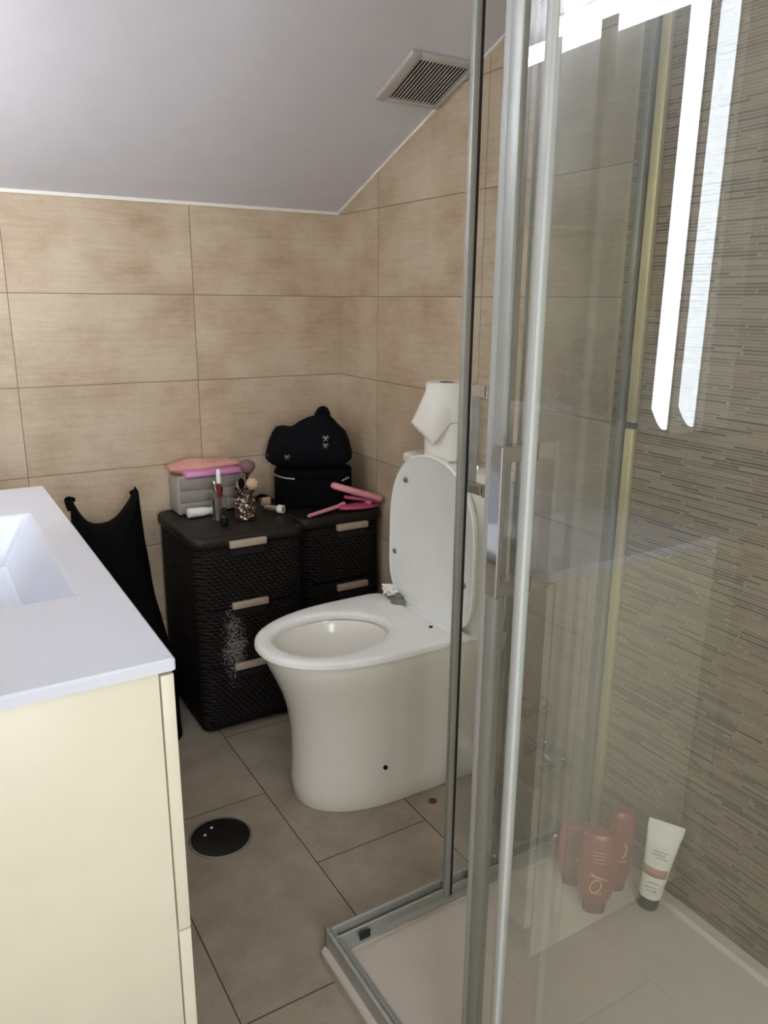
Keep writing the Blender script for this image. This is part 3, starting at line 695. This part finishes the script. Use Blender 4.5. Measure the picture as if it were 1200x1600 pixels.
# ------------------------------------------------------------------ ceiling vent
TH = math.atan(SL)
vy0 = -.548; t = thing('ceiling_vent', 'square grey-white louvred vent grille on the sloping ceiling', 'vent', (-.0975, -.628, ZC - SL*(-.628)), rot=(-TH, 0, 0))
VW, VH = .181, .176
b = B()
def vfr(x0, x1, y0, y1): box(b, x0, x1, y0, y1, -.012, -.0005, bev=.0015)
vfr(-VW/2, -VW/2+.026, -VH/2, VH/2); vfr(VW/2-.011, VW/2, -VH/2, VH/2); vfr(-VW/2+.026, VW/2-.011, -VH/2, -VH/2+.016); vfr(-VW/2+.026, VW/2-.011, VH/2-.012, VH/2)
put('frame', b, 'ventw', t, world=False)
b = B(); box(b, -VW/2+.022, VW/2-.008, -VH/2+.008, VH/2-.008, -.004, -.001); put('backing', b, 'ventd', t, world=False)
ns = 15
for k in range(ns):
    x = -VW/2+.031 + (VW-.047)*k/(ns-1); b = B()
    vs = box(b, -.0026, .0026, -VH/2+.014, VH/2-.010, -.0008, .0008)
    for v in vs:
        c, s = math.cos(.5), math.sin(.5); v.co = Vector((x + v.co.x*c - v.co.z*s, v.co.y, -.0085 + v.co.x*s + v.co.z*c))
    put('slat', b, 'ventw', t, world=False, smooth=False)

# ------------------------------------------------------------------ on the left drawer tower (top z = .600)
Z1 = .6005
t = thing('makeup_organizer', 'grey three-drawer cosmetics organizer on the left drawer tower', 'organizer', (-.492, -.058, Z1))
ox0, ox1, oy0, oy1 = -.598, -.392, -.108, -.006; OH = .112
pbox('body', 'lightgrey', t, ox0, ox1, oy0+.006, oy1, Z1, Z1+OH, bev=.004)
for k in range(3):
    z0 = Z1+.004+k*.036; d = pbox('drawer', 'grey', t, ox0+.004, ox1-.004, oy0, oy0+.008, z0, z0+.033, bev=.0015)
b = B(); box(b, -.575, -.400, -.114, -.070, Z1+OH+.0005, Z1+OH+.017, bev=.005)
tag(put('flat_case', b, 'mauve'), 'flat glossy mauve-pink case along the front edge of the grey organizer', 'case')
b = B(); rings = []
for s in range(13):
    u = s/12; x = -.610 + .215*u; h = .021*math.sin(PI*min(1, max(.0, u*.96+.02)))**.4 + .003*math.sin(7*u); rings.append([(x, -.046+.034*math.cos(a)+.003*math.sin(9*u), Z1+OH+.0225 + h*math.sin(a)*(1+.15*math.sin(3*a+8*u))) for a in [2*PI*i/20 for i in range(20)]])
loft(b, rings)
tag(put('satin_pouch', b, 'blush', angle=50), 'crumpled blush-pink satin pouch lying on top of the grey organizer', 'pouch')
# brushes in a beaded glass cup
def cup(name, x, y, r, h, mat, label, group=None):
    t = thing(name, label, 'cup', (x, y, Z1), group=group)
    b = B(); lathe(b, [(r*.9, 0), (r, .003), (r, h), (r-.002, h), (r-.003, .006), (r*.5, .005)], (x, y, Z1), n=32, cap=True); put('cup_wall', b, mat, t)
    return t
t = cup('brush_cup', -.436, -.222, .031, .092, 'bead', 'dark beaded glass cup full of makeup brushes on the left drawer tower')
t = cup('pencil_cup', -.512, -.212, .022, .075, 'cupglass', 'small dark glass cup holding pencils, left of the beaded brush cup')
def brush(bx, by, tx, ty, tz, rb, mat, label, head=.03, ferr='ferrule', hmat='black'):
    p0 = Vector((bx, by, Z1+.008)); p1 = Vector((tx, ty, tz)); d = (p1-p0).normalized(); L = (p1-p0).length
    t = thing('makeup_brush', label, 'brush', tuple(p0), group='makeup brushes in the cups')
    b = B(); tube(b, [p0, p0+d*(L-head-.018)], [.0025, .0035], 10); put('handle', b, hmat, t)
    b = B(); tube(b, [p0+d*(L-head-.018), p0+d*(L-head)], [.004, rb*.72], 12); put('ferrule', b, ferr, t)
    b = B(); tube(b, [p0+d*(L-head), p0+d*(L-head*.6), p0+d*(L-head*.25), p1], [rb*.72, rb, rb*.85, rb*.25], 14); put('bristles', b, mat, t)
brush(-.431, -.215, -.428, -.236, .778, .024, 'bristle_d', 'largest makeup brush with dark mauve dome head and gold band', .032)
brush(-.430, -.228, -.424, -.264, .728, .020, 'bristle', 'fluffy beige-pink brush below the largest one in the beaded cup', .030)
brush(-.440, -.215, -.452, -.240, .726, .010, 'black', 'short black-headed brush on the left side of the beaded cup', .028)
brush(-.436, -.208, -.446, -.200, .708, .008, 'bristle', 'slim beige brush at the back of the beaded cup', .022)
brush(-.415, -.212, -.402, -.205, .700, .008, 'bristle_d', 'slim dark brush leaning right in the beaded cup', .022)
def pencil(bx, by, tx, ty, tz, r, mats, label):
    p0 = Vector((bx, by, Z1+.006)); p1 = Vector((tx, ty, tz)); d = p1-p0
    t = thing('cosmetic_pencil', label, 'pencil', tuple(p0), group='pencils in the small cup')
    b = B(); tube(b, [p0, p0+d*.72], r, 10); put('barrel', b, mats[0], t)
    b = B(); tube(b, [p0+d*.72, p0+d*.97, p1], [r*1.15, r*1.1, r*.6], 10); put('cap', b, mats[1], t)
pencil(-.507, -.208, -.514, -.225, .757, .006, ('redp', 'whitep'), 'red cosmetic stick with a pearl white cap, tallest in the small cup')
pencil(-.518, -.214, -.532, -.238, .728, .0055, ('silver', 'chrome'), 'silver-capped cosmetic stick leaning left in the small cup')
pencil(-.512, -.205, -.500, -.205, .700, .004, ('redp', 'black'), 'thin dark red pencil at the right side of the small cup')
pencil(-.520, -.206, -.529, -.216, .692, .004, ('black', 'silver'), 'thin black pencil behind the silver-capped stick')
# white tube lying in front of the organizer
t = thing('squeeze_tube', 'small white squeeze tube lying in front of the grey organizer', 'tube', (-.530, -.150, Z1))
P0 = Vector((-.585, -.142, Z1+.015)); P1 = Vector((-.500, -.135, Z1+.012)); dd = (P1-P0)
b = B(); tube(b, [P0, P0+dd*.02, P0+dd*.5, P0+dd*.9], [.010, .0145, .0140, .010], 18); put('tube_body', b, 'whitep', t)
b = B(); tube(b, [P0+dd*.9, P1], [.0085, .0085], 16); put('cap', b, 'silver', t)
# flat brush lying right of the beaded cup, plus round-ended roller
t = thing('flat_brush', 'flat beige-bristled brush with black grip lying right of the beaded cup', 'brush', (-.37, -.15, Z1))
b = B(); box(b, -.352, -.322, -.150, -.132, Z1+.008, Z1+.034, bev=.003); put('bristles', b, 'bristle', t)
b = B(); tube(b, smoothpath([(-.395, -.175, Z1+.030), (-.375, -.160, Z1+.038), (-.352, -.142, Z1+.040), (-.322, -.130, Z1+.028), (-.31, -.128, Z1+.012)]), .006, 10); put('grip', b, 'black', t)
t = thing('cream_stick', 'silver cylindrical stick lying with its round white end facing forward', 'cosmetic', (-.315, -.19, Z1))
a0 = Vector((-.318, -.232, Z1+.0135)); ax = Vector((-.62, .78, 0))
b = B(); tube(b, [a0, a0+ax*.016], .0130, 24); put('cap', b, 'whitep', t)
b = B(); tube(b, [a0+ax*.0162, a0+ax*.062], [.0095, .008], 20); put('barrel', b, 'silver', t)
b = B(); n = 20
tube(b, [a0-ax*.0002+Vector((.78*.0055*math.cos(2*PI*i/n), .62*.0055*math.cos(2*PI*i/n), .0055*math.sin(2*PI*i/n))) for i in range(n+1)], .0011, 6); put('ring_mark', b, 'capblack', t)
# small dark bottle in front of the small cup
t = thing('nail_polish_bottle', 'tiny black bottle standing in front of the small cup', 'bottle', (-.516, -.262, Z1))
b = B(); lathe(b, [(.011, 0), (.012, .002), (.012, .024), (.006, .030)], (-.516, -.262, Z1), n=20); put('bottle_body', b, 'capblack', t)
b = B(); lathe(b, [(.0055, .030), (.006, .050), (.004, .052)], (-.516, -.262, Z1), n=16); put('cap', b, 'capblack', t)

# ------------------------------------------------------------------ on the right drawer tower (top z = .592)
Z2 = .5925
RZ = math.radians(-29)
t = thing('vanity_case', 'black rounded vanity case with a silver zip, in the wall corner', 'case', (-.168, -.134, Z2), RZ)
def cr(w, d, r, z): return [(x, y, z) for x, y in rrect(0, 0, w, d, r)]
CW, CD, CH = .245, .125, .118
b = B(); loft(b, [cr(CW-.01, CD-.01, .035, 0), cr(CW, CD, .038, .005), cr(CW, CD, .038, CH-.026), cr(CW-.003, CD-.003, .038, CH-.0245)]); put('case_body', b, 'black', t, world=False)
b = B(); loft(b, [cr(CW-.003, CD-.003, .038, CH-.0235), cr(CW, CD, .038, CH-.022), cr(CW, CD, .038, CH-.006), cr(CW-.012, CD-.012, .034, CH)]); ld_ = put('case_lid', b, 'black', t, world=False)
def zip_part(i0, i1):
    pts = [(x*1.006, y*1.006, CH-.024) for x, y in rrect(0, 0, CW, CD, .038, 6)]
    return [pts[i % len(pts)] for i in range(i0, i1)]
front = [(-CW/2-.001, .015, CH-.022)] + [(-CW/2+.038-.039*math.cos(a), -CD/2+.038-.039*math.sin(a), CH-.024) for a in [PI/2*k/6 for k in range(7)]] + [(-.055, -CD/2-.001, CH-.024)]
front = [(x, y, z + .010*min(1, max(0, (-.07-x)/.05))) for x, y, z in front]
b = B(); tube(b, front, .0028, 8); put('zip', b, 'silver', ld_, world=False)
b = B(); tube(b, [(CW/2-.030, -CD/2-.0025, CH-.030), (CW/2-.008, -CD/2+.008, CH-.020)], .003, 8); put('zip_pull', b, 'silver', ld_, world=False)
# slumped navy bag on it
t = thing('toiletry_bag', 'slumped dark navy toiletry bag with small silver bow charms, on the black case', 'bag', (-.174, -.130, Z2+CH+.0005), RZ)
b = B(); rings = []
outl = lambda u: None
def prof_top(x):   # height of the top silhouette along the bag
    P = [(-.142, .050), (-.126, .104), (-.108, .128), (-.055, .136), (-.02, .152), (.005, .166), (.026, .176), (.048, .180), (.058, .166), (.080, .150), (.108, .122), (.126, .08), (.132, .045)]
    for (a, ha), (c, hc) in zip(P, P[1:]):
        if a <= x <= c: return ha + (hc-ha)*(x-a)/(c-a)
    return .05
nx = 26
for i in range(nx):
    x = -.141 + .272*i/(nx-1); h = prof_top(x); e = min(1.0, min(i, nx-1-i)/3.0 + .25); d = .056*e**.5
    rings.append([(x, d*math.copysign(abs(math.cos(a))**.75, math.cos(a))*(1-.35*max(0, math.sin(a))), max(.034*(1-min(1.0, min(i, nx-1-i)/6.0))**1.5, (h/2)*(1+math.copysign(abs(math.sin(a))**.8, math.sin(a))) + (.0035*math.sin(3*a+i*.9) if math.sin(a) > -.3 else 0))) for a in [2*PI*k/28 for k in range(28)]])
loft(b, rings); bag = put('bag_body', b, 'navy', t, world=False, angle=60)
def bow(x, z, y, s=.007):
    b = B()
    for sx in (-1, 1):
        tube(b, [(x, y, z), (x+sx*s*.7, y-.001, z+s*.7), (x+sx*s, y-.001, z), (x, y, z)], .0012, 6); tube(b, [(x, y, z), (x+sx*s*.5, y-.001, z-s)], .001, 6)
    put('bow_charm', b, 'silver', bag, world=False)
bow(-.070, .046, -.0600, .009); bow(.050, .104, -.0540, .010); bow(.050, .082, -.0580, .009); bow(-.128, .046, -.040, .006)
b = B(); tube(b, smoothpath([(.020, -.012, .166), (.032, -.014, .186), (.048, -.012, .188), (.058, -.008, .168)]), .008, 8); put('carry_strap', b, 'navy', bag, world=False)

# pink brush and straightener
t = thing('paddle_brush', 'deep pink paddle hairbrush with slim pale handle, on the right drawer tower', 'hairbrush', (-.15, -.285, Z2))
b = B(); tube(b, [(-.262, -.292, Z2+.007), (-.20, -.272, Z2+.010), (-.145, -.258, Z2+.014), (-.12, -.252, Z2+.016)], [.0055, .006, .0065, .010], 12); put('handle', b, 'pink', t)
b = B(); P = []
for s in range(12):
    u = s/11; c = Vector((-.140, -.262, Z2+.010)) + Vector((.125, -.020, 0))*u; w = .030*math.sin(PI*min(.97, u*.9+.07))**.55
    P.append([c + Vector((.12*w*math.cos(a), w*math.cos(a), .0085*math.sin(a))) for a in [2*PI*k/16 for k in range(16)]])
loft(b, P); put('paddle', b, 'hotpink', t)
t = thing('hair_straightener', 'pale pink hair straightener propped on the hairbrush, one end against the case', 'hair straightener', (-.08, -.27, Z2))
def bar(b, p0, p1, w, h, tap=1.0):
    p0, p1 = Vector(p0), Vector(p1); d = (p1-p0).normalized(); s = Vector((0, 0, 1)).cross(d).normalized(); n = d.cross(s)
    R = []
    for u in (0, .04, .5, .96, 1):
        e = .7 if u in (0, 1) else 1.0; c = p0+(p1-p0)*u
        R.append([c + s*(x*e*(1+(tap-1)*u)) + n*(y*e) for x, y in rrect(0, 0, w, h, h*.45, 4)])
    loft(b, R)
b = B(); bar(b, (-.168, -.262, Z2+.086), (-.012, -.300, Z2+.032), .030, .020, 1.15); put('upper_arm', b, 'pink', t)
b = B(); bar(b, (-.125, -.262, Z2+.044), (-.012, -.297, Z2+.0225), .018, .010, 1.2); put('lower_arm', b, 'hotpink', t)
b = B(); lathe(b, [(.006, -.012), (.007, 0), (.006, .012)], (-.055, -.290, Z2+.024), axis=(0, 1, 0), n=16); put('pivot', b, 'pink', t)
